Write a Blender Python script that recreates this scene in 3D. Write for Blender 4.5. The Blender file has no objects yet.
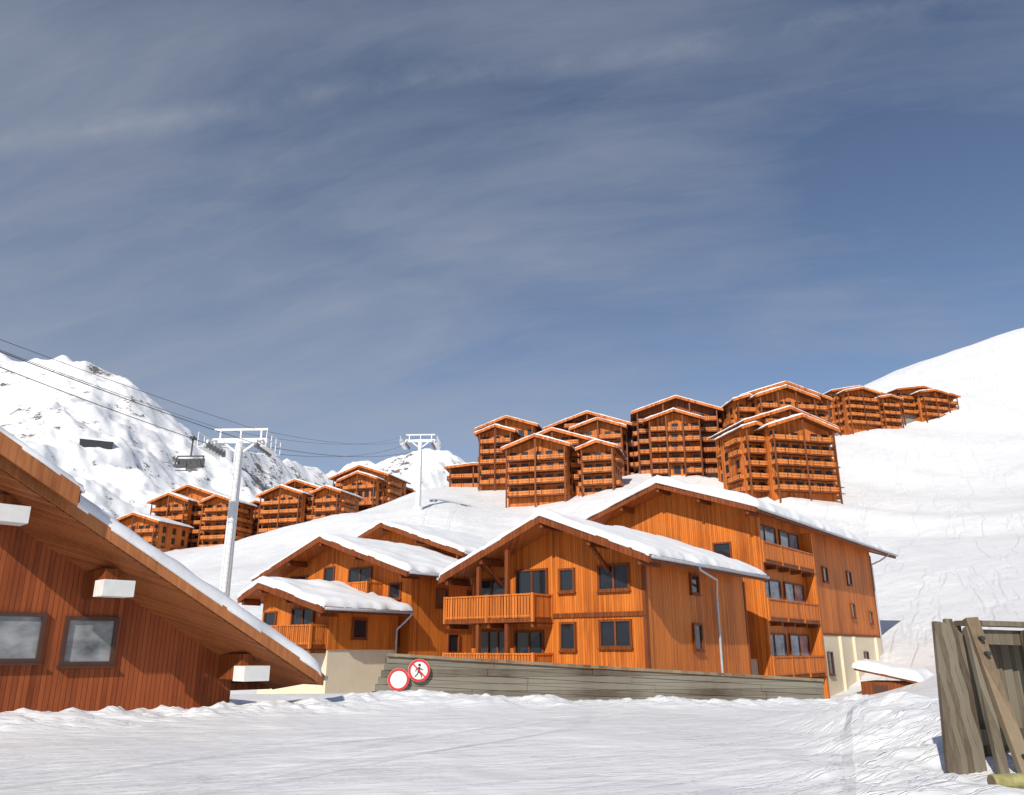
import bpy, math, random
import numpy as np
from mathutils import Vector, Matrix
import bmesh
random.seed(7)
S=bpy.context.scene
COL=S.collection
# ------------------------------------------------------------------ noise
def vn(x,y,seed=0.0):
    x=np.asarray(x,float); y=np.asarray(y,float)
    xi=np.floor(x); yi=np.floor(y); fx=x-xi; fy=y-yi
    fx=fx*fx*(3-2*fx); fy=fy*fy*(3-2*fy)
    def h(a,b):
        v=np.sin(a*127.1+b*311.7+seed*74.7)*43758.5453
        return v-np.floor(v)
    return (h(xi,yi)*(1-fx)+h(xi+1,yi)*fx)*(1-fy)+(h(xi,yi+1)*(1-fx)+h(xi+1,yi+1)*fx)*fy
def fbm(x,y,seed=0,o=4):
    s=0;a=.5
    for i in range(o):
        s=s+a*(vn(x*2**i,y*2**i,seed+i*3.1)-.5); a*=.5
    return s
# ------------------------------------------------------------------ materials
def newmat(name):
    m=bpy.data.materials.new(name); m.use_nodes=True
    nt=m.node_tree; b=nt.nodes['Principled BSDF']
    return m,nt,b
def N(nt,t,**k):
    n=nt.nodes.new(t)
    for a,v in k.items(): setattr(n,a,v)
    return n
def mathn(nt,op,a,b=None):
    n=N(nt,'ShaderNodeMath',operation=op)
    for i,v in enumerate((a,b)):
        if v is None: continue
        if isinstance(v,(int,float)): n.inputs[i].default_value=v
        else: nt.links.new(v,n.inputs[i])
    return n.outputs[0]
def noise(nt,vec,scale,detail=4,rough=.55):
    n=N(nt,'ShaderNodeTexNoise'); n.inputs['Scale'].default_value=scale
    n.inputs['Detail'].default_value=detail; n.inputs['Roughness'].default_value=rough
    if vec is not None: nt.links.new(vec,n.inputs['Vector'])
    return n.outputs['Fac']
def ramp(nt,fac,stops):
    r=N(nt,'ShaderNodeValToRGB'); nt.links.new(fac,r.inputs[0])
    while len(r.color_ramp.elements)<len(stops): r.color_ramp.elements.new(.5)
    for e,(p,c) in zip(r.color_ramp.elements,stops):
        e.position=p; e.color=(*c,1) if len(c)==3 else c
    return r.outputs[0]
def maprange(nt,v,a,b,c=0.0,d=1.0,smooth=False):
    n=N(nt,'ShaderNodeMapRange'); nt.links.new(v,n.inputs['Value'])
    if smooth: n.interpolation_type='SMOOTHSTEP'
    for k_,q in zip(('From Min','From Max','To Min','To Max'),(a,b,c,d)): n.inputs[k_].default_value=q
    return n.outputs[0]
def mapping(nt,vec,scale=(1,1,1),rot=(0,0,0)):
    if any(rot):
        m=N(nt,'ShaderNodeMapping'); nt.links.new(vec,m.inputs[0]); m.inputs['Rotation'].default_value=rot; vec=m.outputs[0]
    m=N(nt,'ShaderNodeMapping'); nt.links.new(vec,m.inputs[0])
    m.inputs['Scale'].default_value=scale
    return m.outputs[0]
def mixc(nt,fac,a,b,mode='MIX'):
    m=N(nt,'ShaderNodeMix',data_type='RGBA',blend_type=mode)
    for i,v in ((0,fac),(6,a),(7,b)):
        if isinstance(v,(int,float)): m.inputs[i].default_value=v
        elif isinstance(v,tuple): m.inputs[i].default_value=(*v,1)
        else: nt.links.new(v,m.inputs[i])
    return m.outputs[2]
def bump(nt,b,h,strength=.5,dist=.02):
    n=N(nt,'ShaderNodeBump'); n.inputs['Strength'].default_value=strength
    n.inputs['Distance'].default_value=dist
    nt.links.new(h,n.inputs['Height']); nt.links.new(n.outputs[0],b.inputs['Normal'])
def wood(name,col,board=.15,horizontal=False,var=.35,rough=.6,groove=.10,weather=.35,fine=1.0):
    m,nt,b=newmat(name)
    tc=N(nt,'ShaderNodeTexCoord').outputs['Object']
    sp=N(nt,'ShaderNodeSeparateXYZ'); nt.links.new(tc,sp.inputs[0])
    q=sp.outputs[2] if horizontal else mathn(nt,'ADD',sp.outputs[0],sp.outputs[1])
    q=mathn(nt,'DIVIDE',q,board)
    fr=mathn(nt,'FRACT',q); idn=mathn(nt,'FLOOR',q)
    wn=N(nt,'ShaderNodeTexWhiteNoise',noise_dimensions='1D'); nt.links.new(idn,wn.inputs['W'])
    g=mathn(nt,'GREATER_THAN',fr,groove)
    sc=(.7,.7,9) if horizontal else (9,9,.7)
    grain=noise(nt,mapping(nt,tc,sc),1.2*fine,5,.65)
    big=noise(nt,mapping(nt,tc,(.5,.5,.22)),1.0,4)
    t=mathn(nt,'ADD',mathn(nt,'MULTIPLY',wn.outputs[0],var),mathn(nt,'MULTIPLY',grain,.7))
    t=mathn(nt,'ADD',t,mathn(nt,'MULTIPLY',mathn(nt,'SUBTRACT',big,.5),weather*2))
    lo=tuple(c*f for c,f in zip(col,(.48,.40,.38))); hi=tuple(min(1,c*f) for c,f in zip(col,(1.30,1.38,1.4)))
    c=ramp(nt,t,[(.15,lo),(.55,col),(1.0,hi)])
    c=mixc(nt,g,tuple(x*.30 for x in col),c)
    nt.links.new(c,b.inputs['Base Color']); b.inputs['Roughness'].default_value=rough
    b.inputs['Specular IOR Level'].default_value=.25
    bump(nt,b,mathn(nt,'ADD',g,mathn(nt,'MULTIPLY',grain,.3)),.6,.02)
    return m
def plain(name,col,rough=.6,metal=0,var=.15,scale=4):
    m,nt,b=newmat(name)
    tc=N(nt,'ShaderNodeTexCoord').outputs['Object']
    n=noise(nt,tc,scale,5)
    nt.links.new(ramp(nt,n,[(.25,tuple(c*(1-var) for c in col)),(.75,tuple(min(1,c*(1+var)) for c in col))]),b.inputs['Base Color'])
    b.inputs['Roughness'].default_value=rough; b.inputs['Metallic'].default_value=metal
    return m
W_OR=wood('orange_larch_cladding',(.62,.172,.023),.12,weather=.50,var=.32)
W_ORL=wood('orange_larch_light',(.62,.175,.028),.14,weather=.25)
W_BR=wood('brown_stained_timber',(.24,.064,.016),.2,var=.2)
W_RED=wood('red_brown_cladding',(.31,.078,.024),.12,weather=.5)
W_SOF=wood('soffit_boards',(.44,.145,.040),.13,weather=.2)
W_SOFD=wood('dark_soffit_boards',(.34,.115,.038),.16,weather=.3,groove=.13)
W_FAS=wood('smooth_fascia_timber',(.48,.185,.066),3.0,var=.1,weather=.35,groove=.0)
W_GR=wood('weathered_grey_planks',(.175,.152,.118),.215,horizontal=True,var=.5,rough=.9,weather=.8,groove=.04,fine=2.5)
W_GRV=wood('weathered_grey_boards',(.150,.124,.090),.13,var=.7,rough=.9,weather=.8,groove=.03,fine=3.0)
W_GRL=wood('weathered_tan_boards',(.205,.155,.100),.3,var=.5,rough=.9,weather=.8,groove=.0,fine=3.0)
W_HILL=wood('hillside_larch',(.50,.138,.027),.5,var=.6,weather=.55,groove=.06)
W_HILLD=wood('hillside_dark_larch',(.22,.064,.021),.5,var=.4,weather=.3)
W_RAIL=wood('hillside_railing_wood',(.64,.205,.048),.3,var=.5,groove=.15)
STUC=plain('cream_render',(.72,.62,.45),.85,var=.06,scale=1.2)
STONE=plain('grey_stone',(.25,.22,.19),.9,var=.4,scale=1.5)
WHITE=plain('white_paint',(.74,.74,.72),.5,var=.08)
STEEL=plain('galvanised_steel',(.76,.77,.77),.45,.0,var=.08)
GREYM=plain('grey_rubber_sheave',(.20,.205,.21),.6)
DARK=plain('dark_metal',(.05,.05,.055),.5,.3)
ZINC=plain('zinc_gutter',(.45,.47,.50),.4,.3)
FRAMED=plain('dark_brown_frame_paint',(.075,.030,.018),.5)
REDP=plain('red_sign_paint',(.62,.03,.03),.4,var=.05)
BLKP=plain('black_sign_paint',(.02,.02,.02),.5)
YEL=plain('yellow_green_lichen_timber',(.30,.27,.11),.85,var=.4,scale=9)
GLASS,nt,b=newmat('window_glass')
b.inputs['Base Color'].default_value=(.018,.022,.028,1); b.inputs['Roughness'].default_value=.04
b.inputs['Specular IOR Level'].default_value=.7
tc=N(nt,'ShaderNodeTexCoord').outputs['Object']; bump(nt,b,noise(nt,tc,1.5,1),.15,.02)
GLASSF,nt,b=newmat('far_window_glass')
b.inputs['Base Color'].default_value=(.02,.02,.024,1); b.inputs['Roughness'].default_value=.25
def reflglass(name,a,c):  # glass with a blotchy reflection painted into its base colour
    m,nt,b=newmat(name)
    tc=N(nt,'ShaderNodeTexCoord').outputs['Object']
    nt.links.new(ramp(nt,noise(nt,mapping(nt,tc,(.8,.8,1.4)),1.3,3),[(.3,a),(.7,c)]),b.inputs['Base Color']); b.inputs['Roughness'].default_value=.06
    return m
REFLG=reflglass('glass_painted_snow_reflection',(.07,.085,.10),(.40,.42,.44))  # lodge panes: pale snow reflection painted into the colour
BLUEG=reflglass('pale_blue_door_glass',(.05,.08,.12),(.26,.34,.42))  # door panes: pale blue reflection put into the base colour
# snow
def snowmat(name,ground=False):
    m,nt,b=newmat(name)
    geo=N(nt,'ShaderNodeNewGeometry').outputs['Position']
    n1=noise(nt,geo,.35,4,.6); n2=noise(nt,geo,3.0,5,.65); n3=noise(nt,geo,22,2,.6)
    h=mathn(nt,'ADD',mathn(nt,'MULTIPLY',n2,.6),mathn(nt,'MULTIPLY',n3,.16))
    c=ramp(nt,n1,[(.3,(.80,.81,.83)),(.7,(.87,.87,.87))])
    if ground:
        v1=mapping(nt,geo,(.05,1.9,.3),(0,0,math.radians(-24)))
        v2=mapping(nt,geo,(.04,2.6,.3),(0,0,math.radians(-8)))
        v4=mapping(nt,geo,(.04,2.2,.3),(0,0,math.radians(-38)))
        t1=noise(nt,v1,1.5,2,.4); t2=noise(nt,v2,1.5,2,.4); t4=noise(nt,v4,1.5,2,.4)
        def line(t,w,c0=.5): 
            d=mathn(nt,'ABSOLUTE',mathn(nt,'SUBTRACT',t,c0))
            return mathn(nt,'MINIMUM',mathn(nt,'DIVIDE',d,w),1.0)
        tr=mathn(nt,'ADD',mathn(nt,'MULTIPLY',line(t1,.013),.50),mathn(nt,'MULTIPLY',line(t2,.011),.45))
        tr=mathn(nt,'ADD',tr,mathn(nt,'MULTIPLY',line(t4,.011),.40))
        tr=mathn(nt,'ADD',tr,mathn(nt,'ADD',mathn(nt,'MULTIPLY',line(t1,.010,.56),.40),mathn(nt,'MULTIPLY',line(t2,.009,.45),.35)))
        h=mathn(nt,'ADD',mathn(nt,'MULTIPLY',h,.50),tr)
        far=noise(nt,mapping(nt,geo,(.04,.04,.14)),1.0,6,.64)
        fv=mapping(nt,geo,(.16,.018,.02),(0,0,math.radians(28))); ft=line(noise(nt,fv,1.0,4,.55),.02)
        h=mathn(nt,'ADD',h,mathn(nt,'ADD',mathn(nt,'MULTIPLY',far,18.0),mathn(nt,'MULTIPLY',ft,2.2)))
        bump(nt,b,h,.60,.10)
    else:
        bump(nt,b,h,.5,.06)
    nt.links.new(c,b.inputs['Base Color']); b.inputs['Roughness'].default_value=.55
    b.inputs['Specular IOR Level'].default_value=.2
    return m
SNOWG=snowmat('piste_snow',True); SNOW=snowmat('roof_snow')
# mountain snow and rock
MNT,nt,b=newmat('mountain_snow_rock')
geo=N(nt,'ShaderNodeNewGeometry')
p=geo.outputs['Position']
a=noise(nt,mapping(nt,p,(1,1,1.6)),.040,12,.82); a2=noise(nt,p,.0075,4)
sep=N(nt,'ShaderNodeSeparateXYZ'); nt.links.new(geo.outputs['Normal'],sep.inputs[0])
st=mathn(nt,'MULTIPLY',mathn(nt,'SUBTRACT',1.0,sep.outputs[2]),.22)
k=mathn(nt,'ADD',mathn(nt,'ADD',a,mathn(nt,'MULTIPLY',mathn(nt,'SUBTRACT',a2,.5),.44)),st)
f=ramp(nt,k,[(.640,(0,0,0)),(.658,(1,1,1))])
rock=ramp(nt,noise(nt,p,.08,6,.7),[(.3,(.08,.08,.09)),(.7,(.23,.21,.20))])
nt.links.new(mixc(nt,f,(.86,.865,.875),rock),b.inputs['Base Color'])
b.inputs['Roughness'].default_value=.8; b.inputs['Specular IOR Level'].default_value=.1
bump(nt,b,mathn(nt,'ADD',a,mathn(nt,'MULTIPLY',f,.2)),.34,9.0)
# ------------------------------------------------------------------ mesh building
class MB:
    def __init__(s): s.v=[]; s.f=[]
    def add(s,v,f):
        o=len(s.v); s.v+= [tuple(q) for q in v]; s.f+=[tuple(i+o for i in q) for q in f]
    def box(s,x0,x1,y0,y1,z0,z1):
        if x0>x1:x0,x1=x1,x0
        if y0>y1:y0,y1=y1,y0
        if z0>z1:z0,z1=z1,z0
        s.add([(x0,y0,z0),(x1,y0,z0),(x1,y1,z0),(x0,y1,z0),(x0,y0,z1),(x1,y0,z1),(x1,y1,z1),(x0,y1,z1)],
              [(0,3,2,1),(4,5,6,7),(0,1,5,4),(1,2,6,5),(2,3,7,6),(3,0,4,7)])
    def prism(s,prof,y0,y1):
        n=len(prof)
        v=[(x,y0,z) for x,z in prof]+[(x,y1,z) for x,z in prof]
        f=[tuple(range(n)),tuple(range(2*n-1,n-1,-1))]
        for i in range(n):
            j=(i+1)%n; f.append((j,i,i+n,j+n))
        s.add(v,f)
    def beam(s,p,q,w,h,up=(0,0,1)):
        p=Vector(p);q=Vector(q); d=(q-p).normalized(); u=Vector(up)
        if abs(d.dot(u))>.98: u=Vector((0,1,0))
        a=d.cross(u).normalized()*w/2; c=a.cross(d).normalized()*h/2
        v=[p-a-c,p+a-c,p+a+c,p-a+c,q-a-c,q+a-c,q+a+c,q-a+c]
        s.add(v,[(0,1,2,3),(7,6,5,4),(1,0,4,5),(2,1,5,6),(3,2,6,7),(0,3,7,4)])
    def cyl(s,p,q,r0,r1=None,n=12):
        if r1 is None:r1=r0
        p=Vector(p);q=Vector(q); d=(q-p).normalized(); u=Vector((0,0,1)) if abs(d.z)<.9 else Vector((1,0,0))
        a=d.cross(u).normalized(); c=a.cross(d)
        v=[];
        for P,r in((p,r0),(q,r1)):
            for i in range(n):
                t=2*math.pi*i/n; v.append(P+a*math.cos(t)*r+c*math.sin(t)*r)
        f=[tuple(range(n)),tuple(range(2*n-1,n-1,-1))]+[((i+1)%n,i,i+n,(i+1)%n+n) for i in range(n)]
        s.add(v,f)
    def obj(s,name,mat,parent=None,loc=None,smooth=False,label=None):
        me=bpy.data.meshes.new(name); me.from_pydata(s.v,[],s.f); me.materials.append(mat)
        bm=bmesh.new(); bm.from_mesh(me); bmesh.ops.recalc_face_normals(bm,faces=bm.faces); bm.to_mesh(me); bm.free()
        if smooth: me.polygons.foreach_set('use_smooth',[True]*len(me.polygons))
        o=bpy.data.objects.new(name,me); COL.objects.link(o)
        if parent: o.parent=parent
        if loc: o.location=loc
        if label: o['label']=label
        return o
def thing(name,label,cat,loc=(0,0,0),rot=0,group=None):
    e=bpy.data.objects.new(name,None); e.empty_display_size=.5; COL.objects.link(e)
    e.location=loc; e.rotation_euler=(0,0,math.radians(rot)); e['label']=label; e['category']=cat
    if group: e['group']=group
    return e
# ------------------------------------------------------------------ terrain
Trow=[-1.2,-.6,-.4,-.2,-.1,0,.2,.4,.5,.6,.7,1.2]
TAB=[
(-100,[0,0,0,0,0,0,0,0,0,0,0,0]),
(20,[0,0,0,0,0,0,0,0,0,0,.1,.6]),
(34,[0,0,0,0,0,0,-.2,-.3,0,.4,.8,2]),
(50,[-1,-1,-1.3,-1.5,-1.5,-1.5,-1.5,-1,.3,2,3,6]),
(70,[-1,-1,1,2,2,2,2,3,4.3,6,7.5,12]),
(100,[4,5,9,9.5,9.5,9.5,12,12,13,14,16,22]),
(130,[8,9,14.5,18.5,18.5,18.5,22,20,21,23,26,36]),
(150,[11,13,18.7,26,27,25,29,27,28,30,33,46]),
(180,[15,18,21,30,35,34,39.5,38,39,41,45,58]),
(230,[20,25,29,38,45,49,54,61,63,65,68,82]),
(300,[20,25,30,36,45,60,72,88,95,102,108,130]),
(380,[10,10,15,25,35,58,82,119,132,146,158,190]),
(500,[-20,-10,-5,0,15,45,85,145,170,191,208,246]),
(900,[-60,-60,-60,-50,-30,10,100,170,220,260,290,360]),
(2000,[-60,-60,-60,-50,-30,10,100,150,180,200,230,300]),
(5000,[-60,-60,-60,-50,-30,10,50,100,100,100,100,100])]
def herm(xs,vs,q):
    xs=np.array(xs,float); vs=np.array(vs,float)
    d=np.diff(vs,axis=0)/np.diff(xs)[:,None]
    m=np.zeros_like(vs); m[0]=d[0]; m[-1]=d[-1]
    m[1:-1]=np.where(d[1:]*d[:-1]>0, 2*d[1:]*d[:-1]/(d[1:]+d[:-1]+1e-12),0)
    q=np.clip(q,xs[0],xs[-1]); i=np.clip(np.searchsorted(xs,q)-1,0,len(xs)-2)
    h=(xs[i+1]-xs[i]); t=((q-xs[i])/h)[:,None]; h=h[:,None]
    return (2*t**3-3*t**2+1)*vs[i]+(t**3-2*t**2+t)*h*m[i]+(-2*t**3+3*t**2)*vs[i+1]+(t**3-t**2)*h*m[i+1]
YD=np.concatenate([np.linspace(-100,20,13)[:-1],np.geomspace(20,5000,500)])
A=herm([r[0] for r in TAB],[r[1] for r in TAB],YD)
TD=np.linspace(-1.2,1.2,241)
A=herm(Trow,A.T,TD).T
def poly_d(x,y,pts):
    d=np.full(np.shape(x),1e9)
    for (ax,ay),(bx,by) in zip(pts[:-1],pts[1:]):
        dx,dy=bx-ax,by-ay; t=np.clip(((x-ax)*dx+(y-ay)*dy)/(dx*dx+dy*dy),0,1)
        d=np.minimum(d,np.hypot(x-ax-t*dx,y-ay-t*dy))
    return d
BANK=[(-16,14),(-10.2,18.2),(-6.6,22.2),(-3.9,25.2),(0,26.2),(6,27.2),(11.5,28.6)]
BANK2=[(4.9,10.0),(5.6,13),(7.6,17.5),(9.6,22.0),(12.3,27.5)]
def H(x,y):
    x=np.asarray(x,float); y=np.asarray(y,float)
    t=np.clip(x/np.maximum(y,20),-1.2,1.2)
    iy=np.interp(y,YD,np.arange(len(YD))); it=(t+1.2)/2.4*240
    i0=np.clip(iy.astype(int),0,len(YD)-2); j0=np.clip(it.astype(int),0,239)
    fy=iy-i0; ft=it-j0
    z=(A[i0,j0]*(1-ft)+A[i0,j0+1]*ft)*(1-fy)+(A[i0+1,j0]*(1-ft)+A[i0+1,j0+1]*ft)*fy
    z=z+fbm(x/16,y/16,3,4)*2.3*np.clip((y-55)/60,0,1)+fbm(x/70,y/70,5,4)*6*np.clip((y-190)/200,0,1)
    u=(x*.85+y*.5)/30; w_=(y*.85-x*.5)/90
    z=z-np.abs(fbm(u,w_,51,3))*12.0*np.clip((y-70)/90,0,1)*np.clip((t-.05)/.25,.25,1)
    z=z+fbm(x/4,y/4,9,4)*.12+fbm(x/.8,y/1.2,19,3)*.012
    n=np.clip(.5+1.7*fbm(x/1.0,y/1.0,21,5),0.05,1.4)
    lump=np.abs(fbm(x/.40,y/.40,27,3))*.50
    amp=np.interp(x,[-9,-4,-1,12],[1.1,.9,.75,.66])
    d=poly_d(x,y,BANK); g=np.exp(-(d/.90)**2)*amp; z=z+g*(.34*n+lump)+ .10*np.exp(-(d/2.0)**2)*amp
    d=poly_d(x,y,BANK2); g=np.exp(-(d/1.2)**2); z=z+g*(.16*n+lump*.4)+ .12*np.exp(-(d/2.6)**2)*n
    z=z+.38*np.exp(-(((x+4)/3.5)**2+((y-27)/2)**2))
    z=z+.6*np.clip((x-6.0)/2.2,0,1)*np.clip((24-y)/6,0,1)*np.clip((y-5)/5,0,1)
    return z
def Hs(x,y): return float(H(np.array([x]),np.array([y]))[0])
def geo_axis(a,b,step,g,lim0,lim1):
    c=list(np.arange(a,b+step/2,step)); s=step; q=b; hi=[]
    while q<lim1: s*=g; q+=s; hi.append(q)
    s=step; q=a; lo=[]
    while q>lim0: s*=g; q-=s; lo.append(q)
    return np.array(lo[::-1]+c+hi)
X=geo_axis(-15,14,.11,1.042,-4500,4500); Y=geo_axis(9.5,32,.11,1.03,-90,5000)
def gridmesh(name,XX,YY,ZZ,mat,label,smooth=True):
    ny,nx=XX.shape
    me=bpy.data.meshes.new(name)
    co=np.stack([XX,YY,ZZ],-1).reshape(-1,3)
    idx=np.arange(nx*ny).reshape(ny,nx)
    q=np.stack([idx[:-1,:-1],idx[:-1,1:],idx[1:,1:],idx[1:,:-1]],-1).reshape(-1,4)
    me.vertices.add(len(co)); me.vertices.foreach_set('co',co.ravel())
    me.loops.add(q.size); me.loops.foreach_set('vertex_index',q.ravel().astype(np.int32))
    me.polygons.add(len(q)); me.polygons.foreach_set('loop_start',np.arange(0,q.size,4,dtype=np.int32))
    me.polygons.foreach_set('loop_total',np.full(len(q),4,dtype=np.int32))
    me.update(calc_edges=True); me.validate()
    if smooth: me.polygons.foreach_set('use_smooth',[True]*len(me.polygons))
    me.materials.append(mat)
    o=bpy.data.objects.new(name,me); COL.objects.link(o)
    o['kind']='structure'; o['label']=label; o['category']=name.split('_')[-1]
    return o
XX,YY=np.meshgrid(X,Y)
gridmesh('snow_ground',XX,YY,H(XX,YY),SNOWG,'groomed white ski piste rising into open snowy hillside')
# mountain
ET=[-1.4,-.81,-.70,-.685,-.64,-.60,-.545,-.472,-.402,-.37,-.338,-.272,-.208,-.17,-.144,-.112,-.08,-.04,.1,.5]
EE=[.36,.40,.378,.387,.380,.386,.350,.308,.270,.258,.248,.228,.218,.224,.233,.243,.241,.216,.20,.18]
def HM(t,y):
    e=np.interp(t,ET,EE)
    pk=np.interp(t,[-1.4,-.50,-.36,-.2,.5],[1350,1320,1500,2300,2600])
    u=np.clip((y-480)/(pk-480),0,1)
    rise=u**1.15
    fall=np.clip((y-pk)/1500,0,1)
    x=t*y
    rid=1-2*np.abs(fbm(x/420,y/420,31,6)*1.6)
    rid2=1-2*np.abs(fbm(x/130,y/130,41,5)*1.6)
    near=1-np.exp(-((y-pk)/(pk*.09))**2)*.5
    z=e*pk*rise*(1-fall*.8)
    z=z-(1-rid)*90*np.clip(u*1.6,0,1)*near-(1-rid2)*30*np.clip(u*2,0,1)*near+fbm(x/35,y/35,47,4)*22*np.clip(u*2,0,1)
    return z-25*(1-u)+30*u
TT,YM=np.meshgrid(np.linspace(-1.4,.45,680),np.geomspace(480,4000,400))
gridmesh('mountain',TT*YM,YM,HM(TT,YM),MNT,'snowy alpine mountain range with exposed dark rocks')
# ------------------------------------------------------------------ building helpers
def snow_sheet(parent,zf,x0,x1,y0,y1,th,seed,nx=None,ny=None,ov=.10,rr=.3,name='snow',low=0.01,rough=.75):
    nx=nx or max(12,int((x1-x0)/.2)); ny=ny or max(8,int((y1-y0)/.2))
    nx=min(nx,100); ny=min(ny,130)
    x0-=ov;x1+=ov;y0-=ov;y1+=ov
    def warp(L,n,r):
        e=min(r,L/4)
        return np.concatenate([[0],np.linspace(e*.15,L-e*.15,n-1),[L]])
    xs=x0+warp(x1-x0,nx,rr); ys=y0+warp(y1-y0,ny,rr)
    GX,GY=np.meshgrid(xs,ys)
    d=np.minimum(np.minimum(GX-x0,x1-GX),np.minimum(GY-y0,y1-GY))
    f=np.sqrt(np.clip(1-(1-np.clip(d/rr,0,1))**2,0.0,1))*.85+.15
    base=zf(GX)
    t=th*f*(1+1.3*rough*fbm(GX/1.3+seed,GY/1.3,seed,5)+.9*rough*fbm(GX/.5+seed,GY/.5,seed+9,3)*np.clip(1.2-d,0,1))
    jx=(fbm(GY/.8,GX*0+seed,seed+2,4)*.55-.05)*rough; jy=(fbm(GX/.8,GY*0+seed,seed+4,4)*.36-.04)*rough
    cx=(x0+x1)/2; cy=(y0+y1)/2
    PX=GX+np.where((np.minimum(GX-x0,x1-GX)<.12),jx*np.sign(GX-cx),0)
    PY=GY+np.where((np.minimum(GY-y0,y1-GY)<.12),jy*np.sign(GY-cy),0)
    top=np.stack([PX,PY,base+t],-1).reshape(-1,3); bot=np.stack([PX,PY,base+low-.03*(d<.1)],-1).reshape(-1,3)
    R,C=GX.shape; idx=np.arange(R*C).reshape(R,C); n=R*C
    fs=[]
    for i in range(R-1):
        for j in range(C-1):
            q=(idx[i,j],idx[i,j+1],idx[i+1,j+1],idx[i+1,j]); fs.append(q); fs.append(tuple(k+n for k in q[::-1]))
    ring=[idx[0,j] for j in range(C)]+[idx[i,C-1] for i in range(1,R)]+[idx[R-1,j] for j in range(C-2,-1,-1)]+[idx[i,0] for i in range(R-2,0,-1)]
    for a_,b_ in zip(ring,ring[1:]+ring[:1]): fs.append((b_,a_,a_+n,b_+n))
    m=MB(); m.v=[tuple(map(float,p)) for p in np.concatenate([top,bot])]; m.f=[tuple(int(k) for k in q) for q in fs]
    return m.obj(name,SNOW,parent,smooth=True)
def chevron(l,a,r):
    (xl,zl),(xa,za),(xr,zr)=l,a,r
    return lambda x: np.where(x<xa, za+(zl-za)*(xa-x)/(xa-xl) if xa!=xl else za, za+(zr-za)*(x-xa)/(xr-xa))
def gable_roof(parent,l,a,r,y0,y1,th=.22,mat=W_BR,fmat=W_BR,snow=.38,seed=1,fh=.34,gut=True,ov=.10,rr=.3):
    m=MB()
    for (p,q) in ((l,a),(a,r)):
        m.prism([(p[0],p[1]-th),(q[0],q[1]-th),(q[0],q[1]),(p[0],p[1])],y0,y1)
    ro=m.obj('roof',mat,parent)
    for yy in (y0,y1):
        ya,yb=(yy-.06,yy-.002) if yy==y0 else (yy+.002,yy+.06)
        for (p,q) in ((l,a),(a,r)):
            f=MB(); f.prism([(p[0],p[1]-fh+.03),(q[0],q[1]-fh+.03),(q[0],q[1]+.03),(p[0],p[1]+.03)],ya,yb)
            f.obj('fascia_board',fmat,ro)
    for p,s in((l,-1),(r,1)):
        f=MB(); f.box(p[0]+s*.002,p[0]+s*.05,y0,y1,p[1]-.26,p[1]+.02); f.obj('fascia_board',fmat,ro)
        if gut:
            g=MB(); g.cyl((p[0]+s*.12,y0,p[1]-.08),(p[0]+s*.12,y1,p[1]-.08),.07,n=8)
            g.obj('gutter',ZINC,ro,smooth=True)
    snow_sheet(ro,chevron(l,a,r),l[0],r[0],y0,y1,snow,seed,ov=ov,rr=rr)
    return ro
def gable_wall(parent,x0,x1,xa,zf,y0,y1,zb,mat,th=.21,name='wall'):
    m=MB()
    z=lambda x: float(zf(np.array(x)))-th
    m.prism([(x0,zb),(x1,zb),(x1,z(x1)),(xa,z(xa)),(x0,z(x0))],y0,y1)
    return m.obj(name,mat,parent)
def fbox(m,face,c,a0,a1,o0,o1,z0,z1):
    if face=='front': m.box(a0,a1,c-o1,c-o0,z0,z1)
    elif face=='right': m.box(c+o0,c+o1,a0,a1,z0,z1)
    else: m.box(c-o1,c-o0,a0,a1,z0,z1)
def window(parent,face,c,a0,a1,z0,z1,mull=1,mat=W_BR,fw=.09,glass=GLASS,trim=True,name='window'):
    m=MB(); o0,o1=.003,.09
    fbox(m,face,c,a0-fw,a0,o0,o1,z0-fw,z1+fw); fbox(m,face,c,a1,a1+fw,o0,o1,z0-fw,z1+fw)
    fbox(m,face,c,a0,a1,o0,o1-.003,z0-fw,z0); fbox(m,face,c,a0,a1,o0,o1-.003,z1,z1+fw)
    for k in range(1,mull+1):
        a=a0+(a1-a0)*k/(mull+1); fbox(m,face,c,a-.035,a+.035,o0,o1-.02,z0,z1)
    if trim: fbox(m,face,c,a0-fw-.03,a1+fw+.03,o0,o1+.05,z0-fw-.05,z0-fw-.002)
    w=m.obj(name,mat,parent)
    g=MB(); fbox(g,face,c,a0,a1,.004,.02,z0,z1); g.obj('glass_pane',glass,w)
    return w
def rail(m,axis,a0,a1,c,z0,h=1.0,step=.15,sw=.105):
    def B(p0,p1,t,za,zb):
        if axis=='x': m.box(p0,p1,c-t,c+t,za,zb)
        else: m.box(c-t,c+t,p0,p1,za,zb)
    B(a0,a1,.05,z0+h-.07,z0+h); B(a0,a1,.03,z0+.06,z0+.13)
    n=max(1,int((a1-a0)/step)); st=(a1-a0)/n
    for i in range(n):
        x=a0+st*(i+.5); B(x-sw/2,x+sw/2,.018,z0+.02,z0+h-.072)
    k=max(1,int((a1-a0)/2.2))
    for i in range(k+1):
        x=a0+(a1-a0)*i/k; B(x-.055,x+.055,.055,z0-.15,z0+h+.02)
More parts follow.
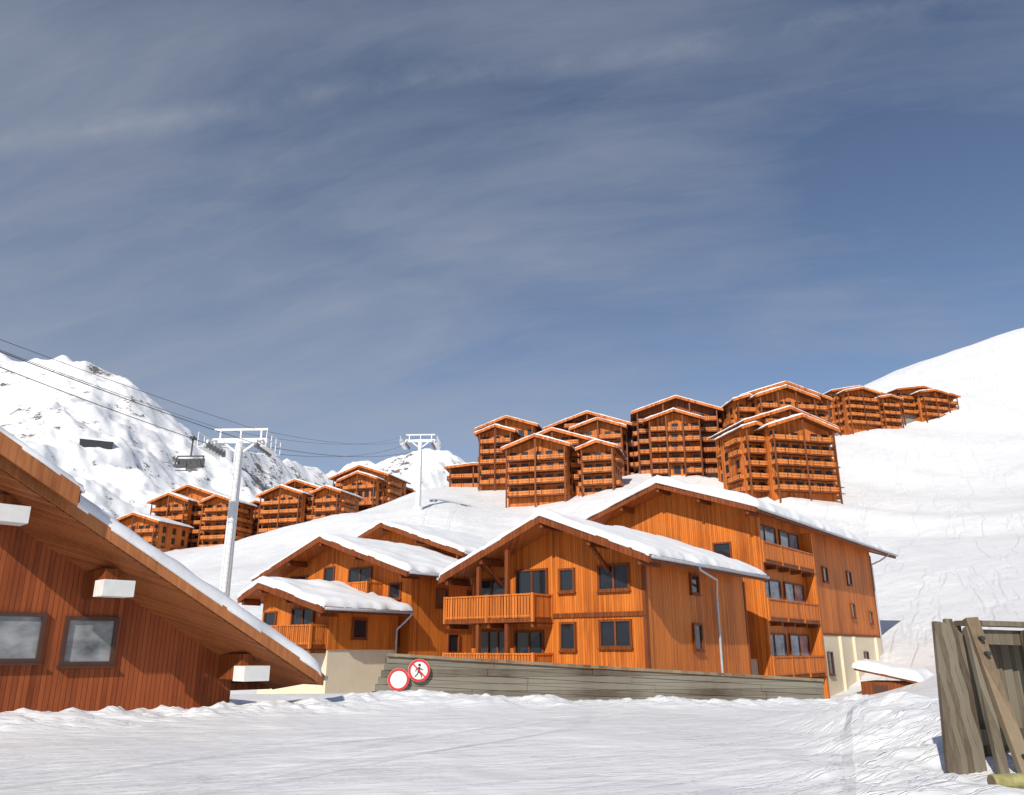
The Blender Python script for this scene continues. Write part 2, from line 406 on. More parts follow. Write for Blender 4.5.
def balcony(parent,face,c,a0,a1,depth,zf,h=1.0,mat=W_ORL,step=.15):
    m=MB(); fbox(m,face,c,a0,a1,-.0+.002,depth,zf-.16,zf)
    n=max(2,int((a1-a0)/2))
    for i in range(n+1):
        a=a0+.1+(a1-a0-.2)*i/n; fbox(m,face,c,a-.07,a+.07,.002,depth-.1,zf-.36,zf-.162)
    bl=m.obj('balcony',W_BR,parent)
    r=MB()
    if face=='front':
        rail(r,'x',a0,a1,c-depth,zf,h,step); rail(r,'y',c-depth+.06,c-.02,a0+.04,zf,h,step); rail(r,'y',c-depth+.06,c-.02,a1-.04,zf,h,step)
    else:
        rail(r,'y',a0,a1,c+depth,zf,h,step); rail(r,'x',c+.02,c+depth-.06,a0+.04,zf,h,step); rail(r,'x',c+.02,c+depth-.06,a1-.04,zf,h,step)
    r.obj('railing',mat,bl)
    return bl
def purlins(parent,xs,zf,y0,y1,th=.22,w=.16,h=.24,mat=W_BR):
    for x in xs:
        m=MB(); z=float(zf(np.array(x)))-th
        m.box(x-w/2,x+w/2,y0,y1,z-h-.05,z-.03); m.obj('purlin',mat,parent)
def downpipe(parent,pts,r=.055):
    m=MB()
    for p,q in zip(pts[:-1],pts[1:]): m.cyl(p,q,r,n=10)
    m.obj('downpipe',ZINC,parent,smooth=False)
def cboard(parent,*b):
    m=MB(); m.box(*b); m.obj('corner_board',W_BR,parent)
# ------------------------------------------------------------------ mid chalet
M=thing('chalet','orange larch chalet with snowy gable roof, balconies and grey downpipe','chalet',(5.25,32.5,0),-38)
l,a,r=(-9.6,4.85),(-3.9,7.1),(1.15,5.12)
zf=chevron(l,a,r)
gable_wall(M,-9.0,0,-3.9,zf,0,10.0,-2,W_OR)
gable_roof(M,l,a,r,-1.6,10.1,seed=3,mat=W_SOF,snow=.28)
purlins(M,[-9.2,-7.2,-3.9,-1.6,.7],zf,-1.55,0.0)
for (x0,x1,z0,z1,mu) in [(-2.05,-.72,4.07,4.97,1),(-4.0,-3.35,4.1,4.93,0),(-2.05,-.72,1.85,2.78,1),(-4.0,-3.35,1.75,2.72,0)]:
    window(M,'front',0,x0,x1,z0,z1,mu)
window(M,'front',0,-6.3,-4.75,3.0,5.0,1); window(M,'front',0,-8.6,-7.0,3.0,4.7,1)
window(M,'front',0,-8.5,-6.9,.5,2.45,2); window(M,'front',0,-6.4,-5.0,.5,2.4,1)
balcony(M,'front',0,-9.35,-4.45,1.45,2.95); balcony(M,'front',0,-9.35,-4.45,1.45,.62,.95)
for x in (-7.5,-5.9):
    p=MB(); p.box(x-.09,x+.09,-1.37,-1.21,-.5,float(zf(np.array(x)))-.45); p.obj('post',W_BR,M)
for z0,z1 in ((4.1,4.8),(1.75,2.7)): window(M,'right',0,4.1,4.8,z0,z1,0)
downpipe(M,[(1.27,2.4,5.05),(1.2,2.6,4.87),(.75,5.2,4.65),(.12,6.5,4.15),(.12,6.5,.2)])
cboard(M,-.10,.05,-.05,.10,-2,4.9); cboard(M,-.05,.04,9.9,10.05,-2,4.9)
c=MB(); c.box(-9.05,.06,-.07,-.003,2.98,3.16); c.obj('trim_board',W_BR,M)
for x in (-7.2,-1.6):
    m=MB(); z=float(zf(np.array(x)))-.5; m.beam((x,-1.3,z),(x,-.02,z-.9),.12,.14); m.obj('brace',W_BR,M)
# ------------------------------------------------------------------ tall chalet behind
R=thing('chalet','tall orange larch chalet with three stacked balconies and cream base','chalet',(12.7,43.5,0),-38)
l,a,r=(-9.9,8.95),(-4.45,10.8),(1.2,8.85)
zf=chevron(l,a,r)
gable_wall(R,-8.9,0,-4.45,zf,0,24.2,1.25,W_OR)
m=MB(); m.box(-8.85,-.05,.05,24.15,-4,1.252); m.obj('base',STUC,R)
m=MB(); m.box(.003,.10,8.75,24.18,-4,2.55); m.obj('base',STUC,R)
gable_roof(R,l,a,r,-1.5,27,seed=8,mat=W_SOF,snow=.50,ov=.16,rr=.42)
purlins(R,[-9.4,-6.9,-4.45,-2,.7],zf,-1.45,0)
window(R,'front',0,-1.9,-1.0,6.45,7.25,0)
window(R,'front',0,-1.9,-.9,3.4,4.4,0)
for z in (6.30,3.30,.38):
    balcony(R,'right',0,.28,8.35,.72,z,1.0)
for z in (6.32,3.32,.42):
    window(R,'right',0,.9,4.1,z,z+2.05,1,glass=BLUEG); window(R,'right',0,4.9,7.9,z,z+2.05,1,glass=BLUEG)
m=MB(); m.box(.003,.70,8.45,8.70,-3,8.6); m.obj('side_screen',W_OR,R)
m=MB(); m.box(.003,.70,.0,.20,-3,8.6); m.obj('side_screen',W_OR,R)
for v,zz in [(12.2,(6.0,6.8)),(17.5,(6.1,6.9)),(17.5,(3.9,4.7)),(21.8,(3.6,4.3))]:
    window(R,'right',0,v,v+.8,zz[0],zz[1],0)
for v in (11.0,19.0): window(R,'right',.10,v,v+.8,.3,1.5,0,mat=FRAMED)
for v in (13.6,16.6,22.0):
    m=MB(); m.box(.102,.28,v,v+.35,-4,2.54); m.obj('pier',STUC,R)
cboard(R,-.05,.05,24.1,24.25,2.56,8.6)
m=MB(); m.box(.003,.13,8.75,24.05,2.552,2.7); m.obj('trim_board',W_BR,R)
downpipe(R,[(1.32,24.7,8.7),(.7,24.3,8.2),(.16,23.8,7.9),(.16,23.8,-1)])
# ------------------------------------------------------------------ low annexe
A1=thing('chalet','small orange chalet annexe with thick snow roof and cream base','chalet',(-8.8,40,0),-38)
l,a,r=(-6.0,4.3),(-4.3,4.98),(.85,3.62); zf=chevron(l,a,r)
gable_wall(A1,-5.4,0,-4.3,zf,0,4.6,1.7,W_OR)
m=MB(); m.box(-5.35,-.05,.05,4.55,-3,1.702); m.obj('base',STUC,A1)
gable_roof(A1,l,a,r,-1.1,4.7,seed=12,snow=.34,mat=W_SOF)
purlins(A1,[-5.7,-4.3,-2.2,.5],zf,-1.05,0)
balcony(A1,'front',0,-3.3,-.1,1.0,1.9,.95)
window(A1,'front',0,-2.8,-1.2,1.95,3.6,1); window(A1,'front',0,-5.1,-4.2,2.6,3.5,0)
window(A1,'right',0,1.5,2.3,2.3,3.1,0)
downpipe(A1,[(.97,4.6,3.45),(.6,4.5,3.1),(.1,4.4,2.7),(.1,4.4,-1)])
B1=thing('chalet','orange chalet with broad snowy gable and small upper balcony','chalet',(-5.4,44,0),-38)
l,a,r=(-12.3,5.85),(-6.2,7.95),(1.1,5.6); zf=chevron(l,a,r)
gable_wall(B1,-11.5,0,-6.2,zf,0,7,1.0,W_OR)
m=MB(); m.box(-11.4,-.05,.05,6.95,-3,1.002); m.obj('base',STUC,B1)
gable_roof(B1,l,a,r,-1.4,7.4,seed=15,mat=W_SOF,snow=.28)
purlins(B1,[-11.9,-9.0,-6.2,-3.2,.5],zf,-1.35,0)
balcony(B1,'front',0,-5.6,-2.2,1.2,4.3,.95); balcony(B1,'front',0,-11.0,-8.0,1.2,4.3,.95)
window(B1,'front',0,-5.0,-3.2,4.35,6.1,1); window(B1,'front',0,-10.4,-8.9,4.35,5.9,1); window(B1,'front',0,-7.2,-6.4,5.3,6.3,0)
window(B1,'front',0,-1.6,-.8,4.4,5.1,0); window(B1,'front',0,-1.6,-.8,2.0,2.9,0)
window(B1,'right',0,2.0,2.8,4.0,4.9,0); window(B1,'right',0,4.6,5.4,4.0,4.9,0); window(B1,'right',0,3.0,3.8,1.6,2.5,0)
C1=thing('chalet','rear orange chalet with snow-covered gable above its neighbour','chalet',(-3.0,52,0),-38)
l,a,r=(-13.0,7.7),(-6.5,10.0),(1.1,7.5); zf=chevron(l,a,r)
gable_wall(C1,-12.2,0,-6.5,zf,0,7,-2,W_OR)
gable_roof(C1,l,a,r,-1.4,7.5,seed=18,mat=W_SOF,snow=.28)
purlins(C1,[-12.5,-9.3,-6.5,-3.2,.5],zf,-1.35,0)
window(C1,'front',0,-7.2,-5.6,7.0,8.4,1); window(C1,'front',0,-3.4,-2.4,6.0,7.0,1); window(C1,'right',0,3,4,5.5,6.5,0)
# small snow covered shed beside the tall chalet
Sd=thing('shed','low dark wooden shed with a snow-covered lean-to roof','shed',(20.5,50.4,-1.2),-38)
m=MB(); m.box(.2,3.2,0,3.2,-2,1.1); m.obj('wall',W_BR,Sd)
m=MB(); m.box(.9,1.7,-.04,-.003,-.6,.9); m.obj('door',FRAMED,Sd)
m=MB(); m.prism([(.0,1.75),(3.6,1.02),(3.6,1.14),(.0,1.87)],-.35,3.5); ro=m.obj('roof',W_BR,Sd)
snow_sheet(ro,lambda x: x*0+1.87-.203*x,.0,3.6,-.35,3.5,.50,22,rr=.6)
# ------------------------------------------------------------------ near lodge with sweeping roof
F=thing('lodge','red-brown boarded lodge with deep overhanging snowy roof','lodge',(-11.8,19.8,0),45.4)
zr=lambda x: 5.23-.554*x
lo_=.26
l,a,r=(-18,5.6),(-9,zr(-9)-lo_),(7.1,zr(7.1)-lo_)
zf=chevron(l,a,r)
gable_wall(F,-16,5.6,-9,zf,0,10,-1,W_RED)
gable_roof(F,l,a,r,-2.25,11,seed=31,mat=W_SOFD,fmat=W_FAS,fh=.30,snow=.34,th=.24)
m=MB(); x0,x1=-9,6.9
def zs_(x,dz): return zr(x)-lo_-dz
m.add([(x0,-2.2,zs_(x0,.26)),(x1,-2.2,zs_(x1,.26)),(x1,-.004,zs_(x1,.26)),(x0,-.004,zs_(x0,.26)),
       (x0,-2.2,zs_(x0,.29)),(x1,-2.2,zs_(x1,.29)),(x1,-.004,zs_(x1,.55)),(x0,-.004,zs_(x0,.70))],
      [(0,1,2,3),(4,7,6,5),(0,4,5,1),(1,5,6,2),(2,6,7,3),(3,7,4,0)])
m.obj('soffit',W_SOFD,F)
l2,a2,r2=(-18.2,5.9),(-9,zr(-9)+.02),(.10,zr(.10)+.02)
m=MB()
for (p,q) in ((l2,a2),(a2,r2)): m.prism([(p[0],p[1]-.2),(q[0],q[1]-.2),(q[0],q[1]),(p[0],p[1])],-2.6,10.9)
ro=m.obj('roof',W_SOFD,F)
for (p,q) in ((l2,a2),(a2,r2)):
    f=MB(); f.prism([(p[0],p[1]-.40),(q[0],q[1]-.40),(q[0],q[1]+.03),(p[0],p[1]+.03)],-2.67,-2.602); f.obj('fascia_board',W_FAS,ro)
f=MB(); f.box(.102,.15,-2.6,10.9,r2[1]-.3,r2[1]+.03); f.obj('fascia_board',W_BR,ro)
snow_sheet(ro,chevron(l2,a2,r2),-18.2,.10,-2.6,10.9,.24,33)
for x in (-1.0,1.52,5.3):
    z=zr(x)-1.0-(.10 if 1<x<2 else 0)
    m=MB(); m.box(x-.15,x+.15,-1.35,.0,z-.36,z+.30); pu=m.obj('purlin',W_BR,F)
    m=MB(); m.box(x-.36,x+.36,-1.95,-1.352,z-.38,z+.0); m.obj('purlin_end_cap',WHITE,pu)
window(F,'front',0,-.90,.52,1.5,2.46,0,mat=FRAMED,fw=.1,glass=REFLG); window(F,'front',0,1.14,2.22,1.42,2.40,0,mat=FRAMED,fw=.1,glass=REFLG)
window(F,'front',0,-4.2,-2.4,1.5,2.46,0,mat=FRAMED,fw=.1,glass=REFLG)
m=MB(); m.box(5.2,7.0,-.2,.0,.95,1.15); m.obj('eave_beam',W_BR,F)
m=MB(); m.box(5.602,7.0,.3,9.8,.6,.8); m.obj('eave_beam',W_BR,F)
# ------------------------------------------------------------------ hillside apartment chalets
def hill(label,x,y,apex,w,rot,base=None,bay=(.0,.55,4,4.2),d=None,dark=False,seed=0,sl=.34,snow=.42,nbal=2,wings=(),group='apartment chalets on the snowy hillside'):
    base=Hs(x,y) if base is None else base
    d=d or w*.75
    T=thing('apartment_chalet',label,'apartment building',(x,y,base),rot,group)
    rnd=random.Random(seed)
    wm=W_HILLD if dark else W_HILL
    shared={}
    gw=MB(); gw.box(-.65,.65,-.05,-.003,0,1.9)
    gw.box(-.75,-.65,-.09,-.003,-.05,2.0); gw.box(.65,.75,-.09,-.003,-.05,2.0); gw.box(-.65,.65,-.09,-.003,1.9,2.0)
    def win(loc,rz=0,sc=None):
        if 'w' not in shared: o=gw.obj('window',GLASSF,T,loc); shared['w']=o.data
        else:
            o=bpy.data.objects.new('window',shared['w']); COL.objects.link(o); o.parent=T; o.location=loc
        o.rotation_euler=(0,0,rz)
        if sc: o.scale=sc
    def bal(face,c,a0,a1,dp,z):
        b_=MB(); fbox(b_,face,c,a0,a1,.003,dp,z-.18,z)
        k=int(abs(a1-a0)/3.2)+1
        for i in range(k+1):
            p_=a0+(a1-a0)*i/k; fbox(b_,face,c,p_-.1,p_+.1,dp-.15,dp+.03,z-.18,z+1.05)
        bo=b_.obj('balcony',W_HILLD,T)
        q=MB(); fbox(q,face,c,a0,a1,dp-.06,dp+.02,z+.12,z+.52); fbox(q,face,c,a0,a1,dp-.06,dp+.02,z+.60,z+1.0)
        fbox(q,face,c,a0,a0+.07,.01,dp-.061,z+.15,z+1.0); fbox(q,face,c,a1-.07,a1,.01,dp-.061,z+.15,z+1.0)
        q.obj('railing',W_RAIL,bo)
    def vol(cx,w,y0,y1,top,ov,sd,mat,nbal):
        zt=top-base; hw=w/2
        rr_=hw+ov
        l,a,r=(cx-rr_,zt-sl*rr_),(cx,zt),(cx+rr_,zt-sl*rr_)
        zf=chevron(l,a,r)
        gable_wall(T,cx-hw,cx+hw,cx,zf,y0,y1,-7,mat,th=.3)
        m=MB()
        for p,q in((l,a),(a,r)): m.prism([(p[0],p[1]-.32),(q[0],q[1]-.32),(q[0],q[1]),(p[0],p[1])],y0-2.2,y1+.6)
        ro=m.obj('roof',W_HILLD,T)
        snow_sheet(ro,zf,l[0],r[0],y0-2.2,y1+.6,snow,sd,nx=26,ny=18,ov=.05,rr=.7)
        for p,q in((l,a),(a,r)):
            f=MB(); f.prism([(p[0],p[1]-.6),(q[0],q[1]-.6),(q[0],q[1]+.05),(p[0],p[1]+.05)],y0-2.3,y0-2.202)
            f.obj('fascia_board',W_HILL,ro)
        eave=zt-sl*hw-.3
        z=eave-.2-2.6
        zs=[]
        if zt-sl*hw*.5-.3-(z+2.6)>1.9: zs.append((z+2.6,.6))
        while z>-1.5: zs.append((z,1)); z-=2.6
        for z,fr in zs:
            segs=nbal if fr==1 else 1
            if fr==1 and nbal>1 and rnd.random()<.45: segs=1
            ww=w*fr
            for s_ in range(segs):
                sw=ww/segs; a0=cx-ww/2+sw*s_+.15; a1=a0+sw-.3
                if segs>1 and rnd.random()<.10: continue
                bal('front',y0,a0,a1,1.7 if rnd.random()<.7 else 1.05,z)
            nw=max(2,int(ww/2.3))
            for i in range(nw):
                wx=cx-ww/2+ww*(i+.5)/nw+rnd.uniform(-.2,.2)
                if rnd.random()<.08: continue
                win((wx,y0,z+.05))
        for i in range(nbal+1):
            pm=MB(); px=cx-hw+.2+(w-.4)*i/nbal; pm.box(px-.16,px+.16,y0-1.9,y0-1.72,-4,float(zf(np.array(px)))-.5)
            pm.obj('post',W_HILLD,T)
        for sgn in (-1,1):
            for z,fr in zs:
                if fr<1: continue
                L_=y1-y0
                if L_>6 and rnd.random()<.85:
                    bal('right' if sgn>0 else 'left',cx+sgn*hw,y0+.4,y0+L_*rnd.choice((.45,.6,.85)),1.1,z)
                for i in range(max(1,int(L_/3.4))):
                    yy=y0+L_*(i+.5)/max(1,int(L_/3.4))
                    win((cx+sgn*hw,yy,z+.1),sgn*math.pi/2,(.8,1,.85))
    vol(0,w,0,d,apex,1.4,seed+50,wm,nbal)
    if bay:
        cx,fw,dp,dz=bay
        vol(cx*w,w*fw,-dp,-.01,apex-dz,1.2,seed+70,W_HILL,nbal)
    for k,(cx,ww,y0,dz) in enumerate(wings):
        vol(cx,ww,y0,y0+d*.7,apex-dz,1.1,seed+90+k,wm if k%2 else W_HILL,max(1,int(ww/6)))
    m=MB(); m.box(-w/2-.1,w/2+.1,-.1,d+.05,-7.5,.6); m.obj('base',STONE,T)
    return T
hill('broad orange apartment chalet with tiers of balconies under stepped snowy gables',9.4,174,48.8,20,-16,bay=(-.12,.66,6,2.8),seed=1,d=15,nbal=2,wings=[(10.4,7,-3.0,4.2)])
hill('dark orange apartment chalet peeking above its neighbour',-1.0,198,58.6,14,-15,bay=(-.15,.6,3,3),seed=2,d=12)
hill('brown apartment chalet with long snow-capped balconies',19.5,198,59.8,20,-12,bay=(.15,.6,4,3),seed=3,dark=True)
hill('apartment chalet with dark upper storeys and wide gable roof',40.6,190,61.4,19.5,-8,bay=(-.05,.62,4,4.5),seed=4,dark=True,d=15,nbal=3)
hill('orange apartment chalet with two overlapping snowy gable roofs',59.0,166,51.4,20,14,bay=(-.03,.72,5,3.2),seed=5,d=13,nbal=2,wings=[(-9.6,5,-2.0,4.6)])
hill('tall orange apartment chalet rising behind a lower one',66.2,186,63.8,21,8,bay=(-.1,.66,4,2.4),seed=6,d=15,nbal=3,wings=[(-10.6,6,-1.5,4.2)])
hill('orange apartment chalet on the upper slope with stacked balconies',114,252,84.6,19,14,bay=(-.12,.6,4,2.0),seed=7,sl=.22,nbal=2,wings=[(10.2,7,-1.5,2.8)])
hill('small orange apartment chalet high on the open slope',139,260,87.2,19,16,bay=(.1,.55,3,2.0),seed=8,sl=.18,wings=[(9.4,6,-1.5,2.2)])
hill('low dark wooden building with flat snowy roof',-10,210,49.0,13,-8,bay=None,seed=9,dark=True,sl=.1,d=8)
hill('small orange apartment chalet with pale snow roof near the valley edge',-101,216,36.8,15,-18,bay=None,seed=10,sl=.3)
hill('large orange apartment chalet with stepped roof and many balconies',-93.5,231,47.4,19,-16,bay=(-.15,.6,4,3.0),seed=11,nbal=2,wings=[(11.5,9,-2,3.8)])
hill('narrow orange apartment chalet between larger ones',-80,252,46.6,14,-18,bay=None,seed=12)
hill('orange apartment chalet with broad snow-covered roof slope',-62.5,231,49.0,20,-18,bay=(-.1,.65,4,2.4),seed=13,nbal=2,wings=[(11.5,8,-2,3.0)])
hill('tall apartment chalet with dark timber upper storeys',-47,246,56.6,18,-18,bay=(.1,.65,4,3.0),seed=14,nbal=2)
hill('small distant chalet with light snow roof',-35.5,261,52.8,10,-20,bay=None,seed=15,dark=True)
# ------------------------------------------------------------------ ski lift
G=1.85
def pylon(label,x,y,ztop,zb,sc=1.0,rot=0):
    P=thing('lift_pylon',label,'ski lift pylon',(x,y,zb),rot,'chairlift pylons')
    P.scale=(sc,sc,sc)
    h=(ztop-zb)/sc
    m=MB(); m.cyl((0,0,-3),(0,0,h),.44,.31,n=28); m.cyl((0,0,-1),(0,0,.4),.7,.7,n=20); m.obj('mast',STEEL,P,smooth=False)
    m=MB()
    m.beam((-G-.3,0,h),(G+.3,0,h),.30,.36); m.beam((-1.3,0,h-.1),(0,0,h-1.1),.14,.14); m.beam((1.3,0,h-.1),(0,0,h-1.1),.14,.14)
    m.beam((-1.6,0,h+.12),(-1.6,0,h+.9),.12,.12); m.beam((1.6,0,h+.12),(1.6,0,h+.9),.12,.12); m.beam((0,0,h+.12),(0,0,h+.9),.10,.10)
    m.beam((-2.1,0,h+.9),(2.1,0,h+.9),.14,.16); m.obj('crossarm',STEEL,P)
    for sx in(-G,G):
        m=MB(); m.beam((sx,-1.7,h-.44),(sx,1.7,h-.44),.16,.26)
        m.beam((sx,0,h-.35),(sx,0,h+.1),.24,.40); m.beam((sx,-1.1,h-.35),(sx,0,h+.1),.12,.12); m.beam((sx,1.1,h-.35),(sx,0,h+.1),.12,.12)
        s=m.obj('sheave_assembly',STEEL,P)
        for i in range(6):
            w=MB(); yy=-1.5+i*.60; w.cyl((sx-.09,yy,h-.68),(sx+.09,yy,h-.68),.24,n=16); w.obj('sheave',GREYM,s)
        m=MB(); sg=(1 if sx>0 else -1); q=sx+.55*sg
        m.box(q-.24,q+.24,-1.6,1.6,h-.84,h-.78)
        for yy in(-1.6,-.5,.5,1.6):
            m.beam((q+.22*sg,yy,h-.8),(q+.22*sg,yy,h+.3),.05,.05)
            m.beam((q,yy,h-.80),(sx,yy,h-.45),.05,.05)
        for zz in (.3,-.2): m.beam((q+.22*sg,-1.6,h+zz),(q+.22*sg,1.6,h+zz),.05,.05)
        m.obj('catwalk',STEEL,P)
    m=MB()
    for xx in(-.17,.17): m.beam((xx,-.56,0),(xx,-.44,h-.5),.035,.035)
    for i in range(int(h/.35)): m.beam((-.17,-.56+.12*i*.35/h,.3+i*.35),(.17,-.56+.12*i*.35/h,.3+i*.35),.02,.02)
    m.obj('ladder',STEEL,P)
    return P
P1=(-21.0,60.0,17.1); P2=(-17.7,150.0,40.2); S2=1.35
pylon('white steel chairlift pylon with crossarm, sheaves and catwalks',*P1,Hs(P1[0],P1[1]),rot=-2.5)
pylon('distant white chairlift pylon standing on the snow crest',*P2,Hs(P2[0],P2[1]),sc=S2,rot=-2.5)
def cable(pts,r,label):
    m=MB(); n=5; V=[]
    for i,p in enumerate(pts):
        a_=Vector(pts[max(0,i-1)]); b_=Vector(pts[min(len(pts)-1,i+1)]); d=(b_-a_).normalized()
        u=d.cross(Vector((0,0,1))).normalized(); w=u.cross(d)
        for k in range(n):
            t=2*math.pi*k/n; V.append(Vector(p)+u*math.cos(t)*r+w*math.sin(t)*r)
    F_=[]
    for i in range(len(pts)-1):
        for k in range(n): F_.append((i*n+k,i*n+(k+1)%n,(i+1)*n+(k+1)%n,(i+1)*n+k))
    m.add(V,F_); o=m.obj('lift_cable',DARK,smooth=True)
    o['label']=label; o['category']='cable'; o['group']='chairlift cables'
def sag(p,q,s,n=24):
    p=Vector(p);q=Vector(q)
    return [tuple(p.lerp(q,i/n)-Vector((0,0,4*s*(i/n)*(1-i/n)))) for i in range(n+1)]
P0=(-24.9,12,12.9)
def off0(dx): return dx*.06
for dx,dz,r,lab in [(-G,-.42,.024,'thick black haul cable of the chairlift'),(G,-.42,.024,'thick black haul cable of the chairlift'),(-1.6,.97,.015,'thin black signal cable above the chairlift'),(1.0,.97,.015,'thin black signal cable above the chairlift')]:
    a_=(P0[0]+off0(dx),P0[1],P0[2]+dz*.1); b_=(P1[0]+dx,P1[1],P1[2]+dz); c_=(P2[0]+dx*S2,P2[1],P2[2]+dz*S2)
    ss=sag(a_,b_,.4)
    cable(ss+sag(b_,c_,1.6)[1:],r,lab)
f_=(56.0-12)/48; cz=P0[2]-.04+(P1[2]-.42-P0[2]+.04)*f_-4*.4*f_*(1-f_); cx=(P0[0]-G*.06)*(1-f_)+(P1[0]-G)*f_
Ch=thing('lift_chair','dark multi-seat lift chair hanging empty from the cable','lift chair',(cx,56.0,cz),-2.5)
m=MB(); m.beam((0,0,.05),(0,0,-1.3),.09,.09); m.beam((-.95,0,-1.3),(.95,0,-1.3),.09,.09)
for x in(-.95,.95): m.beam((x,0,-1.3),(x,-.35,-2.0),.07,.07)
m.box(-.15,.15,-.28,.28,-.05,.12); m.obj('hanger',DARK,Ch)
m=MB(); m.box(-1.0,1.0,-.5,.1,-2.14,-2.0); m.obj('seat',DARK,Ch)
m=MB()
for i in range(4): m.box(-.98+i*.5,-.52+i*.5,.10,.18,-2.0,-1.45)
m.obj('backrest',DARK,Ch)
m=MB(); m.beam((-.95,-.6,-1.75),(.95,-.6,-1.75),.05,.05); m.beam((0,-.6,-1.75),(0,-.5,-2.45),.05,.05); m.beam((-.8,-.5,-2.45),(.8,-.5,-2.45),.06,.06); m.obj('safety_bar',DARK,Ch)
# ------------------------------------------------------------------ hut on the mountain flank
t=-.535; e=.254
for y in range(520,1300,3):
    if float(HM(np.array([t]),np.array([float(y)]))[0])>e*y: break
Hu=thing('mountain_hut','long low dark lift station on the mountain snowfield','mountain building',(t*y,y,e*y),28)
sc_=y/1000
m=MB(); m.box(-19*sc_,19*sc_,-8,8,-16,3.2*sc_); m.obj('wall',DARK,Hu)
m=MB(); m.prism([(-20*sc_,3.2*sc_),(20*sc_,3.2*sc_),(20*sc_,4.4*sc_),(0,6*sc_),(-20*sc_,4.4*sc_)],-9,9); m.obj('roof',SNOW,Hu)
# ------------------------------------------------------------------ timber wall
TW=thing('timber_wall','long weathered grey plank wall half buried in snow','wall',(0,0,0))
Aw=Vector((-4.6,26.9,0)); Bw=Vector((10.8,29.55,0)); dv=(Bw-Aw); Lw=dv.length; dn=dv/Lw; nn=Vector((dn.y,-dn.x,0))
def topz(s): return 1.54-(s/Lw)*.90
m=MB(); rr2=random.Random(4)
nrow=8; ph=.215
for k in range(nrow):
    s0=-.085*k+.6
    s=s0
    while s<Lw-.05:
        e_=min(Lw,s+rr2.uniform(3.0,5.0))
        if Lw-e_<1.2: e_=Lw
        o=nn*rr2.uniform(-.022,.022)
        dz=rr2.uniform(-.003,.003)
        za=topz(max(s,0))-k*ph-ph/2+dz; zb=topz(e_)-k*ph-ph/2+dz
        p=Aw+dn*s+o; q=Aw+dn*(e_-.012)+o
        m.beam((p.x,p.y,za),(q.x,q.y,zb),.16,ph-.010)
        s=e_
m.obj('plank_facing',W_GR,TW)
m=MB(); p=Aw+dn*.5+nn*-.12; q=Aw+dn*(Lw-.03)-nn*.12
m.beam((p.x,p.y,topz(0)-.95),(q.x,q.y,topz(Lw)-.95),.05,1.8); m.obj('backing_boards',W_GRV,TW)
for i in range(7):
    s=.9+i*(Lw-1.4)/6; p=Aw+dn*s-nn*.24
    m=MB(); m.box(p.x-.1,p.x+.1,p.y-.06,p.y+.08,-1,topz(s)-.04); m.obj('post',W_GR,TW)
s=.6; k=0
while s<Lw-.3:
    e_=min(Lw,s+rr2.uniform(3,4.5)); 
    if Lw-e_<1: e_=Lw
    m=MB(); p=Aw+dn*s; q=Aw+dn*(e_-.012); dz=rr2.uniform(-.003,.006)
    m.beam((p.x,p.y,topz(s)+.050+dz),(q.x,q.y,topz(e_)+.050+dz),.32,.09); m.obj('coping_board',W_GRL,TW); s=e_
def disc(m,c,u,w,n,r0,r1,t,seg=40):
    v=[];f=[]
    for k in range(seg):
        an=2*math.pi*k/seg; d=u*math.cos(an)+w*math.sin(an)
        v+= [c+d*r1+n*t, c+d*r0+n*t, c+d*r1, c+d*r0]
    for k in range(seg):
        a0=4*k;b0=4*((k+1)%seg)
        f+=[(a0,b0,b0+1,a0+1),(a0+2,b0+2,b0,a0)]
        if r0>0: f+=[(a0+1,b0+1,b0+3,a0+3)]
    m.add(v,f)
def strip(a,b,wd,y):
    d=Vector((b[0]-a[0],b[1]-a[1])).normalized(); q=Vector((-d.y,d.x))*wd/2
    pts=[(a[0]+q.x,a[1]+q.y),(b[0]+q.x,b[1]+q.y),(b[0]-q.x,b[1]-q.y),(a[0]-q.x,a[1]-q.y)]
    return [(p_[0],y,p_[1]) for p_ in pts]+[(p_[0],y+.004,p_[1]) for p_ in pts],[(0,1,2,3),(7,6,5,4),(0,4,5,1),(1,5,6,2),(2,6,7,3),(3,7,4,0)]
def sign(s,z,label,ped,dia=.36):
    c=Aw+dn*s+nn*.22
    T=thing('prohibition_sign',label,'sign',(c.x,c.y,z),math.degrees(math.atan2(dn.y,dn.x)),'round prohibition signs on the plank wall')
    u=Vector((1,0,0));w=Vector((0,0,1));n=Vector((0,-1,0))
    m=MB(); m.cyl((0,0,0),(0,-.025,0),dia,n=40); m.obj('plate',WHITE,T)
    m=MB(); disc(m,Vector((0,-.026,0)),u,w,n,dia*.77,dia*.985,.006); m.obj('red_ring',REDP,T)
    m=MB(); m.box(-.04,.04,0.0,.12,-dia*.8,dia*.6); m.obj('bracket',STEEL,T)
    y=-.034
    if ped:
        m=MB()
        for a_,b_,wd in [((0,.10),(-.01,-.04),.075),((-.01,-.03),(.07,-.12),.035),((.07,-.12),(.09,-.21),.03),((-.01,-.03),(-.06,-.12),.035),((-.06,-.12),(-.13,-.19),.03),((0,.09),(.09,.02),.028),((.09,.02),(.13,.03),.024),((0,.09),(-.09,.03),.028),((-.09,.03),(-.11,-.03),.024)]:
            m.add(*strip(a_,b_,wd,y))
        disc(m,Vector((.01,y+.004,.165)),u,w,n,0,.042,.004,20)
        m.obj('walking_figure',BLKP,T)
        m=MB(); k=dia*.58; m.add(*strip((-k,k),(k,-k),.045,-.040)); m.obj('red_slash',REDP,T)
sign(.98,.80,'round white sign with thick red ring',False,.34)
sign(1.62,1.07,'round white sign with crossed-out walking figure',True,.35)
